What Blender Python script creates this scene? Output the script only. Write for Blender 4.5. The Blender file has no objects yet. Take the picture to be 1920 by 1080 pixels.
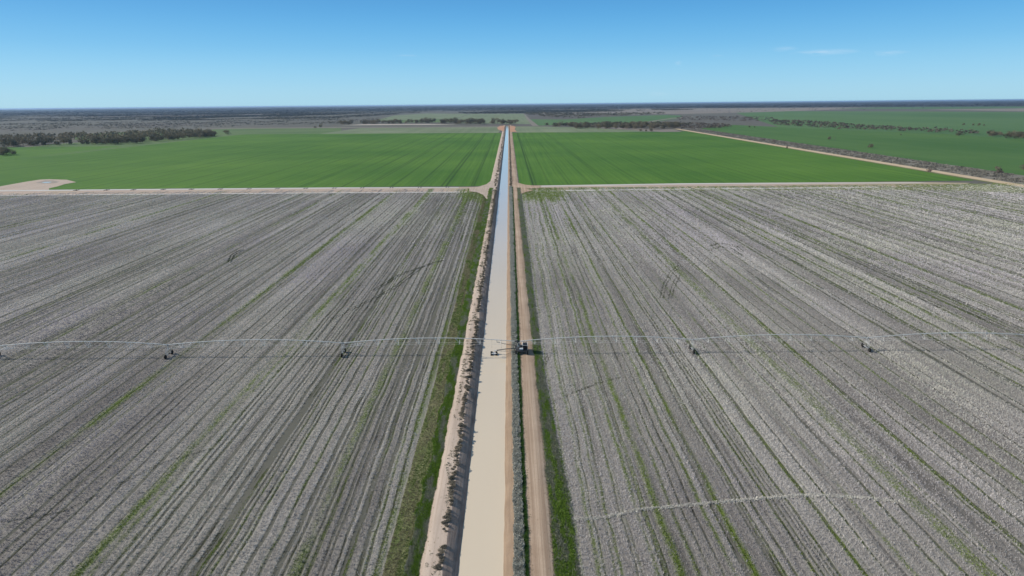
import bpy, math
import numpy as np
from mathutils import Vector, Matrix

rng = np.random.default_rng(7)
R = math.radians
C = bpy.context.scene.collection
TAU = 2 * math.pi

# ------------------------------------------------------------------ camera
F, PITCH, YAW, ROLL, H, CX = 1280.0, R(15.09), R(0.131), R(0.525), 75.0, .71
f_ = np.array([math.sin(YAW) * math.cos(PITCH), math.cos(YAW) * math.cos(PITCH), -math.sin(PITCH)])
r0 = np.array([math.cos(YAW), -math.sin(YAW), 0.0])
u0 = np.cross(r0, f_)
r_ = r0 * math.cos(ROLL) - u0 * math.sin(ROLL)
u_ = r0 * math.sin(ROLL) + u0 * math.cos(ROLL)
cam = bpy.data.cameras.new('camera'); co = bpy.data.objects.new('camera', cam); C.objects.link(co)
M = Matrix(((r_[0], u_[0], -f_[0], CX), (r_[1], u_[1], -f_[1], 0), (r_[2], u_[2], -f_[2], H), (0, 0, 0, 1)))
co.matrix_world = M
cam.sensor_width = 36; cam.lens = 24; cam.clip_start = 1; cam.clip_end = 300000
bpy.context.scene.camera = co

def g(px, py, z=0.0):
    """survey: a point of the plain seen in the photograph -> metres east/north of the drone"""
    d = f_ * F + r_ * (px - 960) + u_ * (540 - py)
    t = (z - H) / d[2]
    return (d[0] * t + CX, d[1] * t)

# ------------------------------------------------------------------ helpers
def tag(o, label=None, cat=None, group=None, kind=None):
    if label: o['label'] = label
    if cat: o['category'] = cat
    if group: o['group'] = group
    if kind: o['kind'] = kind
    return o

def link(name, me, mat=None, parent=None):
    o = bpy.data.objects.new(name, me); C.objects.link(o)
    if mat and len(me.materials) == 0: me.materials.append(mat)
    if parent: o.parent = parent
    return o

def empty(name, loc=(0, 0, 0), rz=0):
    o = bpy.data.objects.new(name, None); C.objects.link(o); o.location = loc; o.rotation_euler = (0, 0, rz)
    return o

def fast_mesh(name, V, faces, n, smooth=False):
    """V (nv,3), faces flat index array with n corners each"""
    me = bpy.data.meshes.new(name)
    V = np.asarray(V, np.float32); faces = np.asarray(faces, np.int32).reshape(-1)
    nf = len(faces) // n
    me.vertices.add(len(V)); me.vertices.foreach_set('co', V.ravel())
    me.loops.add(len(faces)); me.loops.foreach_set('vertex_index', faces)
    me.polygons.add(nf)
    me.polygons.foreach_set('loop_start', np.arange(0, nf * n, n, dtype=np.int32))
    me.polygons.foreach_set('loop_total', np.full(nf, n, np.int32))
    me.polygons.foreach_set('use_smooth', np.full(nf, smooth, bool))
    me.update(calc_edges=True)
    return me

def pattr(me, name, col):
    a = me.attributes.new(name, 'FLOAT_COLOR', 'POINT')
    col = np.asarray(col, np.float32)
    if col.shape[1] == 3: col = np.hstack([col, np.ones((len(col), 1), np.float32)])
    a.data.foreach_set('color', col.ravel())

class MB:
    def __init__(s): s.v = []; s.f = []
    def add(s, v, f):
        o = len(s.v); s.v += [tuple(p) for p in v]; s.f += [tuple(i + o for i in q) for q in f]
    def box(s, c, d, rz=0):
        x, y, z = [k / 2 for k in d]; cs, sn = math.cos(rz), math.sin(rz)
        v = []
        for sx, sy, sz in ((-1,-1,-1),(1,-1,-1),(1,1,-1),(-1,1,-1),(-1,-1,1),(1,-1,1),(1,1,1),(-1,1,1)):
            a, b = sx * x, sy * y
            v.append((c[0] + a * cs - b * sn, c[1] + a * sn + b * cs, c[2] + sz * z))
        s.add(v, [(0,3,2,1),(4,5,6,7),(0,1,5,4),(1,2,6,5),(2,3,7,6),(3,0,4,7)])
    def tube(s, pts, r, n=6, r2=None):
        pts = [Vector(p) for p in pts]; k = len(pts); v = []; f = []
        for i, p in enumerate(pts):
            d = (pts[min(i + 1, k - 1)] - pts[max(i - 1, 0)]).normalized()
            a = d.cross(Vector((0, 0, 1)))
            if a.length < 1e-3: a = d.cross(Vector((0, 1, 0)))
            a.normalize(); b = d.cross(a)
            rr = r if r2 is None else r + (r2 - r) * i / (k - 1)
            for j in range(n):
                t = TAU * j / n; v.append(p + a * (rr * math.cos(t)) + b * (rr * math.sin(t)))
        for i in range(k - 1):
            for j in range(n):
                j2 = (j + 1) % n; f.append((i * n + j, i * n + j2, (i + 1) * n + j2, (i + 1) * n + j))
        f.append(tuple(range(n))[::-1]); f.append(tuple((k - 1) * n + j for j in range(n)))
        s.add(v, f)
    def cyl(s, c, axis, r, L, n=16):
        a = Vector(axis).normalized() * (L / 2); c = Vector(c); s.tube([c - a, c + a], r, n)
    def lathe(s, c, axis, prof, n=20):
        ax = Vector(axis).normalized(); a = ax.cross(Vector((0, 0, 1)))
        if a.length < 1e-3: a = Vector((1, 0, 0))
        a.normalize(); b = ax.cross(a); c = Vector(c); v = []; f = []
        for t, r in prof:
            for j in range(n):
                q = TAU * j / n; v.append(c + ax * t + a * (r * math.cos(q)) + b * (r * math.sin(q)))
        for i in range(len(prof) - 1):
            for j in range(n):
                j2 = (j + 1) % n; f.append((i*n+j, i*n+j2, (i+1)*n+j2, (i+1)*n+j))
        f.append(tuple(range(n))[::-1]); f.append(tuple((len(prof)-1)*n+j for j in range(n)))
        s.add(v, f)
    def mesh(s, name):
        me = bpy.data.meshes.new(name); me.from_pydata([tuple(p) for p in s.v], [], s.f); me.update(); return me
    def build(s, name, mat, parent=None): return link(name, s.mesh(name), mat, parent)

def hash2(ix, iy, seed):
    h = (ix.astype(np.int64) * 374761393 + iy.astype(np.int64) * 668265263 + seed * 974634777) & 0xFFFFFFFF
    h = ((h ^ (h >> 13)) * 1274126177) & 0xFFFFFFFF
    return ((h ^ (h >> 16)) & 0xFFFF) / 65535.0
def noise(x, y, seed=0):
    x, y = np.broadcast_arrays(np.asarray(x, float), np.asarray(y, float))
    ix, iy = np.floor(x), np.floor(y); fx, fy = x - ix, y - iy
    fx = fx * fx * (3 - 2 * fx); fy = fy * fy * (3 - 2 * fy)
    ix = ix.astype(int); iy = iy.astype(int)
    a = hash2(ix, iy, seed); b = hash2(ix + 1, iy, seed); c = hash2(ix, iy + 1, seed); d = hash2(ix + 1, iy + 1, seed)
    return (a * (1 - fx) + b * fx) * (1 - fy) + (c * (1 - fx) + d * fx) * fy
def fbm(x, y, seed=0, o=4):
    t = 0; a = .5; s = 0
    for k in range(o):
        t = t + a * noise(x * 2 ** k, y * 2 ** k, seed + k * 17); s += a; a *= .5
    return t / s

# ------------------------------------------------------------------ materials
def mat_new(name):
    m = bpy.data.materials.new(name); m.use_nodes = True
    nt = m.node_tree; b = nt.nodes['Principled BSDF']; b.inputs['Roughness'].default_value = .9
    b.inputs['Specular IOR Level'].default_value = .15
    return m, nt, b
class N:
    """small node builder"""
    def __init__(s, nt): s.nt = nt
    def n(s, t, **kw):
        x = s.nt.nodes.new(t)
        for k, v in kw.items(): setattr(x, k, v)
        return x
    def l(s, a, b): s.nt.links.new(a, b)
    def pos(s): return s.n('ShaderNodeNewGeometry').outputs['Position']
    def sc(s, v, k):
        m = s.n('ShaderNodeVectorMath', operation='MULTIPLY'); s.l(v, m.inputs[0]); m.inputs[1].default_value = k; return m.outputs[0]
    def noise(s, v, scale, detail=4, rough=.6, dist=0):
        t = s.n('ShaderNodeTexNoise'); s.l(v, t.inputs['Vector']); t.inputs['Scale'].default_value = scale
        t.inputs['Detail'].default_value = detail; t.inputs['Roughness'].default_value = rough; t.inputs['Distortion'].default_value = dist
        return t.outputs['Fac']
    def ramp(s, v, a, b):
        m = s.n('ShaderNodeMapRange', clamp=True); s.l(v, m.inputs['Value']); m.inputs['From Min'].default_value = a; m.inputs['From Max'].default_value = b
        return m.outputs['Result']
    def m(s, op, a, b=None):
        m = s.n('ShaderNodeMath', operation=op)
        for i, x in enumerate((a, b)):
            if x is None: continue
            if isinstance(x, (int, float)): m.inputs[i].default_value = x
            else: s.l(x, m.inputs[i])
        return m.outputs[0]
    def mix(s, fac, a, b):
        m = s.n('ShaderNodeMix', data_type='RGBA')
        if isinstance(fac, (int, float)): m.inputs[0].default_value = fac
        else: s.l(fac, m.inputs[0])
        for i, x in ((6, a), (7, b)):
            if isinstance(x, tuple): m.inputs[i].default_value = (*x, 1)
            else: s.l(x, m.inputs[i])
        return m.outputs[2]
    def attr(s, name):
        a = s.n('ShaderNodeAttribute'); a.attribute_name = name
        x = s.n('ShaderNodeSeparateColor'); s.l(a.outputs['Color'], x.inputs[0]); return a.outputs['Color'], x.outputs
    def bump(s, b, h, strength, dist):
        k = s.n('ShaderNodeBump'); s.l(h, k.inputs['Height']); k.inputs['Strength'].default_value = strength; k.inputs['Distance'].default_value = dist
        s.l(k.outputs[0], b.inputs['Normal'])

def simple(name, col, rough=.7, metal=0, var=.25, scale=2.0):
    m, nt, b = mat_new(name); n = N(nt)
    f = n.noise(n.n('ShaderNodeTexCoord').outputs['Object'], scale, 3)
    c = n.mix(f, tuple(x * (1 - var) for x in col), tuple(min(1, x * (1 + var)) for x in col))
    n.l(c, b.inputs['Base Color']); b.inputs['Roughness'].default_value = rough; b.inputs['Metallic'].default_value = metal
    return m

def earth(name, c1, c2, streak=(1, .08, 1), s1=1.5, s2=.12, bump=.3, speck=None, c3=None, rut=None):
    """sand / soil / crop sheet: large patches, along-track streaks, fine grain"""
    m, nt, b = mat_new(name); n = N(nt); p = n.pos()
    a = n.noise(n.sc(p, streak), s1, 5, .65); q = n.noise(p, s2, 4, .6); r = n.noise(n.sc(p, (1, .6, 1)), s1 * 4, 3, .7)
    f = n.m('ADD', n.m('MULTIPLY', a, .5), n.m('ADD', n.m('MULTIPLY', q, .35), n.m('MULTIPLY', r, .15)))
    c = n.mix(n.ramp(f, .36, .64), c1, c2)
    if c3: c = n.mix(n.ramp(n.noise(p, s2 * .25, 4, .6), .5, .62), c, c3)
    if rut: c = n.mix(n.m('MULTIPLY', n.ramp(n.noise(n.sc(p, (1, .006, 1)), 1.9, 3, .6), .50, .60), .5), c, rut)
    if speck: c = n.mix(n.ramp(n.noise(n.sc(p, (1, .7, 1)), speck[1], 3, .7), speck[2], speck[2] + .06), c, speck[0])
    n.l(c, b.inputs['Base Color']); n.bump(b, r, bump, .15)
    return m

SAND = earth('sandy_track_soil', (.33, .225, .15), (.60, .455, .33), (1, .015, 1), 1.1, .06, speck=((.24, .17, .12), 2.2, .66), rut=(.30, .205, .135))
SANDL = earth('pale_track_soil', (.42, .33, .26), (.58, .47, .38), (1, .05, 1), 1.2, .05, speck=((.2, .16, .1), 1.8, .62), rut=(.38, .29, .22))
BANKD = earth('left_bank_soil', (.22, .165, .13), (.52, .40, .32), (1, .06, 1), 2.6, .3, .8)  # left inner bank: brown soil with widely varied streaks
BANKL = earth('tan_bank_soil', (.20, .14, .095), (.31, .225, .155), (1, .05, 1), 2.0, .2, .5)
GRAVEL = earth('pale_gravel', (.50, .47, .43), (.66, .63, .58), (.05, 1, 1), .8, .02)
ROADT = earth('tan_road_dirt', (.50, .38, .24), (.62, .48, .32), (.1, .1, 1), .3, .02)
ROADX = earth('pinkish_road_dirt', (.40, .30, .23), (.56, .44, .35), (.02, 1, 1), .5, .03, c3=(.40, .33, .22))
VERGE = earth('verge_soil', (.11, .15, .04), (.24, .22, .12), (1, .12, 1), 1.0, .12, .6)
PLAIN = earth('scrub_plain_soil', (.10, .098, .078), (.165, .155, .125), (1, 1, 1), .02, .0015, .2, c3=(.12, .102, .09))
FALLOW = earth('dry_fallow_soil', (.19, .165, .135), (.28, .245, .20), (.3, 1, 1), .01, .001, .2)
SCRUBG = earth('grey_scrub_ground', (.16, .14, .11), (.26, .24, .20), (1, 1, 1), .12, .02, .3)

def crop_mat(name, ca, cb, dark, streak=.35, patch=.004):
    m, nt, b = mat_new(name); n = N(nt); p = n.pos()
    col, rgb = n.attr('rows')
    a = n.noise(n.sc(p, (1, .01, 1)), streak, 4, .6); q = n.noise(p, patch, 5, .55); r = n.noise(n.sc(p, (1, .3, 1)), .5, 3, .7)
    f = n.m('ADD', n.m('MULTIPLY', a, .35), n.m('ADD', n.m('MULTIPLY', q, .5), n.m('MULTIPLY', r, .15)))
    c = n.mix(n.ramp(f, .40, .61), ca, cb)
    c = n.mix(rgb[1], c, dark)
    n.l(c, b.inputs['Base Color']); n.bump(b, n.m('SUBTRACT', r, rgb[1]), .35, .3)
    return m
CROP = crop_mat('green_cereal_crop', (.052, .136, .016), (.108, .212, .028), (.022, .055, .010))
CROPL = crop_mat('thin_pale_crop', (.095, .155, .055), (.14, .195, .075), (.06, .08, .04))
CROPG = crop_mat('greyish_sparse_crop', (.15, .19, .10), (.22, .25, .15), (.10, .12, .07), .08)
PAST = crop_mat('pasture_green', (.060, .135, .032), (.092, .172, .045), (.1, .14, .06), .02, .003)
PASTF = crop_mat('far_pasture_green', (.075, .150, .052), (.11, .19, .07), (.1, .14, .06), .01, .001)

# stubble ground: rows attribute  R green weeds, G furrow, B tone
STUB, nt, b = mat_new('stubble_field_soil'); n = N(nt); p = n.pos(); col, rgb = n.attr('rows')
fine = n.noise(n.sc(p, (1, .35, 1)), 3.0, 5, .75); mid = n.noise(n.sc(p, (1, .12, 1)), .7, 5, .65); big = n.noise(n.sc(p, (1, .5, 1)), .02, 4, .6)
t = n.m('ADD', n.m('MULTIPLY', fine, .45), n.m('ADD', n.m('MULTIPLY', mid, .25), n.m('MULTIPLY', rgb[2], .30)))
c = n.mix(n.ramp(t, .30, .70), (.15, .132, .113), (.45, .415, .37))
c = n.mix(n.ramp(big, .42, .66), c, n.mix(n.ramp(t, .3, .7), (.11, .096, .086), (.35, .315, .285)))
c = n.mix(n.m('MULTIPLY', n.ramp(rgb[1], .15, .65), .93), c, (.024, .022, .016))
gm = n.m('MULTIPLY', rgb[0], n.ramp(n.noise(n.sc(p, (1, .25, 1)), 1.1, 4, .7), .28, .62))
c = n.mix(gm, c, n.mix(fine, (.08, .12, .022), (.20, .27, .05)))
n.l(c, b.inputs['Base Color']); n.bump(b, n.m('ADD', fine, mid), .9, .35)

def foliage(name, use_tint=True, base=(.06, .08, .04), transl=.25, rnd=.35):
    m, nt, b = mat_new(name); n = N(nt)
    if use_tint: colr, _ = n.attr('tint')
    else:
        oi = n.n('ShaderNodeObjectInfo'); f = n.noise(n.n('ShaderNodeTexCoord').outputs['Object'], .8, 3, .7)
        v = n.m('ADD', n.m('MULTIPLY', oi.outputs['Random'], .5), n.m('MULTIPLY', f, .5))
        colr = n.mix(n.ramp(v, .2, .8), tuple(x * (1 - rnd) for x in base), tuple(x * (1 + rnd) * w for x, w in zip(base, (1.15, 1.0, .95))))
    n.l(colr, b.inputs['Base Color']); b.inputs['Specular IOR Level'].default_value = .1
    if transl:
        tr = n.n('ShaderNodeBsdfTranslucent'); n.l(colr, tr.inputs['Color'])
        mx = n.n('ShaderNodeMixShader'); mx.inputs[0].default_value = transl
        n.l(b.outputs[0], mx.inputs[1]); n.l(tr.outputs[0], mx.inputs[2])
        n.l(mx.outputs[0], nt.nodes['Material Output'].inputs['Surface'])
    return m
BLADE = foliage('dry_and_green_blades', transl=.12)
LEAF = foliage('eucalypt_leaves', False, (.165, .16, .11), .15)
LEAFP = foliage('greyish_scrub_leaves', False, (.16, .14, .115), .15)
LEAFS = foliage('saltbush_leaves', False, (.17, .165, .13), .15)
BARK = simple('eucalypt_bark', (.22, .18, .15), .9)
FORESTM = simple('distant_forest_leaves', (.050, .055, .045), .95, 0, .3, .004)
SCRUBM = simple('scrub_leaves', (.085, .085, .06), .95, 0, .5, .02)

# water
WAT, nt, b = mat_new('milky_canal_water'); n = N(nt); p = n.pos()
n.l(n.mix(n.noise(n.sc(p, (1, .15, 1)), .12, 4, .5), (.66, .55, .405), (.71, .595, .44)), b.inputs['Base Color'])
b.inputs['Roughness'].default_value = .10; b.inputs['Specular IOR Level'].default_value = .5; b.inputs['IOR'].default_value = 1.5
n.bump(b, n.noise(p, 1.3, 3, .6), .04, .1)

GALV = simple('galvanised_steel', (.82, .79, .72), .45, .1, .08)
DARKS = simple('dark_steel', (.10, .10, .10), .5, .3)
TYRE = simple('tyre_rubber', (.018, .017, .016), .85)
RIMM = simple('rim_steel', (.45, .45, .44), .5, .3)
ENGM = simple('engine_black_paint', (.025, .026, .028), .45)
WHITEP = simple('white_paint', (.72, .72, .70), .4, 0, .08)
HOSE = simple('black_hose', (.03, .03, .03), .6)
CONC = simple('dark_culvert_pipe', (.05, .045, .04), .8)

# ------------------------------------------------------------------ world, sun
SUN_EL, SUN_AZ = 31.0, 9.0
sd = Vector((-math.cos(R(SUN_EL)) * math.cos(R(SUN_AZ)), math.cos(R(SUN_EL)) * math.sin(R(SUN_AZ)), math.sin(R(SUN_EL))))
w = bpy.data.worlds.new('World'); bpy.context.scene.world = w; w.use_nodes = True; nt = w.node_tree; n = N(nt)
bg = nt.nodes['Background']; sky = n.n('ShaderNodeTexSky'); sky.sky_type = 'NISHITA'; sky.sun_disc = False
sky.sun_elevation = R(SUN_EL); sky.sun_rotation = R(270 + SUN_AZ); sky.air_density = 1.0; sky.dust_density = .25; sky.ozone_density = 2.2; sky.altitude = 100
d = n.n('ShaderNodeTexCoord').outputs['Generated']
# thin cirrus wisps far off, low over the plain
wisp = n.noise(n.sc(d, (1, 1, 9)), 26, 6, .62, .4)
tot = None
def dirpx(px, py):
    v = f_ * F + r_ * (px - 960) + u_ * (540 - py); return v / np.linalg.norm(v)
for px, py, sx, sz, k in ((1545, 98, .045, .0045, 1.0), (1660, 100, .03, .004, .8), (1272, 118, .006, .004, .9), (780, 104, .04, .0016, .5), (1470, 92, .02, .004, .6), (1235, 176, .02, .004, .3), (1345, 105, .01, .003, .5)):
    c0 = dirpx(px, py); s_ = n.n('ShaderNodeVectorMath', operation='SUBTRACT'); n.l(d, s_.inputs[0]); s_.inputs[1].default_value = tuple(c0)
    q = n.sc(s_.outputs[0], (1 / sx, 1 / sx, 1 / sz)); ln = n.n('ShaderNodeVectorMath', operation='LENGTH'); n.l(q, ln.inputs[0])
    mk = n.m('MULTIPLY', n.m('MAXIMUM', n.m('SUBTRACT', 1.0, ln.outputs['Value']), 0.0), k)
    tot = mk if tot is None else n.m('ADD', tot, mk)
cf = n.m('MULTIPLY', n.m('MINIMUM', tot, 1.0), n.ramp(wisp, .44, .66))
cf = n.m('MULTIPLY', cf, .36)
sep = n.n('ShaderNodeSeparateXYZ'); n.l(d, sep.inputs[0])
cr = n.n('ShaderNodeValToRGB'); cr.color_ramp.interpolation = 'B_SPLINE'; els = cr.color_ramp.elements
K_ = 9.0
for i, (p_, c_) in enumerate(((0.0, (.31, .58, .74)), (.03, (.27, .57, .79)), (.075, (.13, .45, .76)), (.14, (.03, .27, .64)), (.26, (.10, .20, .36)), (1.0, (.09, .13, .19)))):
    e_ = els[i] if i < 2 else els.new(p_)
    e_.position = p_; e_.color = (*c_, 1)
n.l(sep.outputs[2], cr.inputs[0])
tint = n.n('ShaderNodeMix', data_type='RGBA'); tint.inputs[0].default_value = .88; n.l(sky.outputs[0], tint.inputs[6])
n.l(n.sc(cr.outputs[0], (K_, K_, K_)), tint.inputs[7])
n.l(n.mix(cf, tint.outputs[2], (6.5, 7.0, 7.6)), bg.inputs['Color']); bg.inputs['Strength'].default_value = .10
sl = bpy.data.lights.new('sun', 'SUN'); sl.energy = 4.0; sl.angle = R(.53); sl.color = (1, .955, .89)
so = bpy.data.objects.new('sun', sl); C.objects.link(so); so.rotation_euler = (-sd).to_track_quat('-Z', 'Y').to_euler()
vs = bpy.context.scene.view_settings; vs.view_transform = 'Standard'; vs.look = 'None'; vs.exposure = .35; vs.gamma = 1

# ------------------------------------------------------------------ ground
def wig(y, seed, amp, L): return (fbm(np.asarray(y, float) / L, seed * 3.7, seed, 4) - .5) * 2 * amp
Y0, YR, YE = -200.0, 632.0, 2560.0      # canal start, cross road, canal end
def ysteps(a, b):
    ys = [a]
    while ys[-1] < b: ys.append(ys[-1] + max(.6, abs(ys[-1]) * .006))
    ys[-1] = b; return np.array(ys)
YS = ysteps(Y0, YE)
E = {  # edge lines running along the canal (x as a function of y), z
 'stubL': lambda y: -21.0 + wig(y, 1, .7, 40),
 'trkL':  lambda y: -14.9 + wig(y, 2, .5, 6) - 3.4 * np.clip((y - 640) / 30, 0, 1),
 'crestL': lambda y: -10.9 + wig(y, 3, .35, 9),
 'watL':  lambda y: -8.45 + wig(y, 4, .16, 30) + wig(y, 44, .12, 2.5),
 'watR':  lambda y: -1.05 + wig(y, 5, .22, 25) + wig(y, 45, .14, 4),
 'bankR': lambda y: .95 + wig(y, 6, .3, 7),
 'roadR': lambda y: 7.9 + wig(y, 7, .45, 7) + 1.5 * np.clip((y - 640) / 30, 0, 1),
 'stubR': lambda y: 9.7 + 1.5 * np.clip((180 - y) / 60, 0, 1) + wig(y, 8, .5, 40),
}
def strip(name, lanes, mat, ys=YS, **tags):
    """lanes: list of (x function or array, z)"""
    cols = []
    for fx, z in lanes:
        x = fx(ys); cols.append(np.stack([x, ys, np.full_like(ys, z) if not callable(z) else z(ys)], 1))
    V = np.stack(cols, 1); ny, nx = V.shape[:2]
    i = np.arange(ny - 1)[:, None] * nx + np.arange(nx - 1)[None]
    f = np.stack([i, i + 1, i + nx + 1, i + nx], -1).reshape(-1)
    return tag(link(name, fast_mesh(name, V.reshape(-1, 3), f, 4, True), mat), **tags)
zb = lambda s: (lambda y: .38 + .07 * (fbm(y / 3., s, s) - .5) * 2)
mixl = lambda a, b, k, s=0, amp=0: (lambda y: E[a](y) * (1 - k) + E[b](y) * k + (wig(y, s, amp, 5) if amp else 0))
strip('dirt_track', [(E['trkL'], .02), (mixl('trkL', 'crestL', .08), .26), (mixl('trkL', 'crestL', .5), .30), (E['crestL'], zb(3))], SANDL, kind='structure')
strip('canal_bank', [(E['crestL'], zb(3)), (mixl('crestL', 'watL', .22, 9, .12), .18), (mixl('crestL', 'watL', .6, 10, .12), -.42), (mixl('crestL', 'watL', .96, 11, .05), -.86), (E['watL'], -1.35)], BANKD, kind='structure')
strip('water', [(lambda y: E['watL'](y) - .5, -.95), (lambda y: y * 0 - 4.7, -.95), (lambda y: E['watR'](y) + .5, -.95)], WAT, kind='structure')
strip('canal_bank', [(E['watR'], -1.3), (mixl('watR', 'bankR', .1), -.88), (mixl('watR', 'bankR', .55, 12, .08), -.2), (E['bankR'], .30)], BANKL, kind='structure')
SAL = earth('shrub_strip_soil', (.15, .12, .09), (.28, .22, .16), (1, .3, 1), 1.5, .2, .5)
strip('shrub_bed', [(E['bankR'], .30), (lambda y: 3.3 + wig(y, 14, .25, 4), .33)], SAL, kind='structure')
strip('dirt_road', [(lambda y: 3.3 + wig(y, 14, .25, 4), .33), (lambda y: y * 0 + 5.5, .30), (mixl('bankR', 'roadR', .93), .24), (E['roadR'], .02)], SAND, kind='structure')
YF = ysteps(YE, 2600)
# end of the canal
mb = MB(); mb.add([(-14.9, YE, .3), (12, YE, .3), (12, YE, -1.4), (-14.9, YE, -1.4), (-14.9, YE + 6, .3), (12, YE + 6, .3)], [(0, 1, 2, 3), (4, 5, 1, 0)])
tag(mb.build('canal_bank', BANKL), kind='structure')

# the plain: one sheet out to the horizon, with the canal corridor left open
XL, XR, BIG = -18.0, 9.0, 120000.0
mb = MB()
for x0, x1, y0, y1 in ((-BIG, -21.3 if False else -14.0, Y0, YE), (7.0, BIG, Y0, YE), (-BIG, BIG, YE + 5.9, BIG), (-BIG, BIG, -3000, Y0)):
    mb.add([(x0, y0, -.06), (x1, y0, -.06), (x1, y1, -.06), (x0, y1, -.06)], [(0, 1, 2, 3)])
mb.add([(-BIG, YE, -.06), (-14.0, YE, -.06), (-14.0, YE + 5.9, -.06), (-BIG, YE + 5.9, -.06)], [(0, 1, 2, 3)])
mb.add([(7, YE, -.06), (BIG, YE, -.06), (BIG, YE + 5.9, -.06), (7, YE + 5.9, -.06)], [(0, 1, 2, 3)])
tag(mb.build('ground', PLAIN), kind='structure')

# verges
ysv = ysteps(Y0, YR)
strip('grass_verge', [(E['stubL'], .0), (mixl('stubL', 'trkL', .5), -.02), (E['trkL'], .02)], VERGE, ysv, kind='structure')
strip('grass_verge', [(E['roadR'], .02), (mixl('roadR', 'stubR', .5), .0), (lambda y: E['stubR'](y) + .0, .0)], VERGE, ysv, kind='structure')

# ------------------------------------------------------------------ stubble fields
# (x, width, green, furrow)
LINES = [(-21.8,.5,.6,.2),(-25,.35,.1,.5),(-28,.5,.1,1.),(-31,.3,.0,.5),(-33.8,.4,.2,.7),(-35.7,.8,.8,.1),(-38.8,.45,.1,1.),(-41.5,.3,0,.5),(-44.3,.4,.1,.8),(-48,.3,.1,.5),
 (-50.6,.25,0,.7),(-52.4,.5,.1,1.),(-55,.3,0,.3),(-58,.4,.1,.7),(-61.5,.3,.1,.4),(-64.5,.3,.2,.5),(-67.3,.5,.4,.6),(-69.6,.4,.8,.2),(-71.8,.7,1.,.4),(-76,.35,.1,.6),(-79.7,.4,.1,.7),(-83,.3,.1,.3),(-86.3,.35,.1,.6),
 (-91,.4,.1,.7),(-97,.3,.3,.3),(-99.4,.3,.3,.5),(-102.2,.9,.95,.3),(-108.2,.45,.05,1.),(-111,.3,0,.4),(-114,.35,.1,.7),(-119,.3,.1,.3),(-126.4,.4,.1,.6),(-131,.4,.2,.7),(-137,.4,.2,.7),(-142,.3,0,.4),(-148,.4,.2,.5),(-153,.6,.7,.3),
 (11.4,.35,.4,.2),(14.6,.4,.7,.3),(18.4,.35,.6,.4),(21,.3,.1,.4),(24.3,.45,.95,.4),(28.2,.75,1.,.3),(31,.4,.6,.4),(33,.3,.3,.6),(37,.45,.75,.4),(40.4,.65,1.,.4),(45,.3,.1,.4),(50.2,.4,.2,.7),(54,.3,.1,.4),(58.3,.4,.5,.8),(62,.3,.2,.4),
 (66.3,.5,.5,.3),(71,.4,.4,.5),(74.5,.4,.2,.6),(77.7,1.1,.6,.3),(82,.4,.1,.4),(88.6,.6,.6,.3),(93.5,.4,.2,.6),(99,.4,.1,.5),(104,.5,.5,.3),(109.5,.4,.2,.5),(114,.45,.3,.7)]
LINES = [(a_, b_ * (.85 if a_ > 0 else 1.15), max(c_, .6 if a_ < 60 else .45) if a_ > 0 else max(c_, .14), min(1, d_ * 1.25) * (.55 if c_ > .45 else 1)) for a_, b_, c_, d_ in LINES]
x_ = -22.5
while x_ > -62: LINES.append((x_, rng.uniform(.25, .45), rng.choice([.1, .1, .5]), rng.uniform(.5, 1.))); x_ -= rng.uniform(1.3, 2.9)
for k_ in range(46): a_ = -rng.uniform(62, 160); LINES.append((a_, rng.uniform(.18, .32), .15, rng.uniform(.3, .8))); 
for k_ in range(60): a_ = rng.uniform(12, 118); LINES.append((a_, rng.uniform(.18, .32), rng.choice([.2, .3, .55]), rng.uniform(.3, .75))) if k_ % 2 else None
for k_ in range(80): a_ = rng.uniform(118, 420) * rng.choice([-1, 1]); LINES.append((a_, rng.uniform(.25, .45), rng.choice([.15, .35]), rng.uniform(.3, .8)))
x_ = -160.
while x_ > -640:
    x_ -= rng.uniform(4.5, 9.5); LINES.append((x_, rng.uniform(.4, .8), rng.choice([.15, .2, .3, .85]), rng.uniform(.5, 1.))); LINES.append((x_ - rng.uniform(1.8, 2.6), .4, .2, rng.uniform(.3, 1.)))
x_ = 118.
while x_ < 640:
    x_ += rng.uniform(4.5, 10.5); LINES.append((x_, rng.uniform(.4, .9), rng.choice([.3, .45, .5, .8]), rng.uniform(.4, .9))); LINES.append((x_ + rng.uniform(1.8, 2.6), .4, .4, rng.uniform(.3, .9)))

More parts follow.
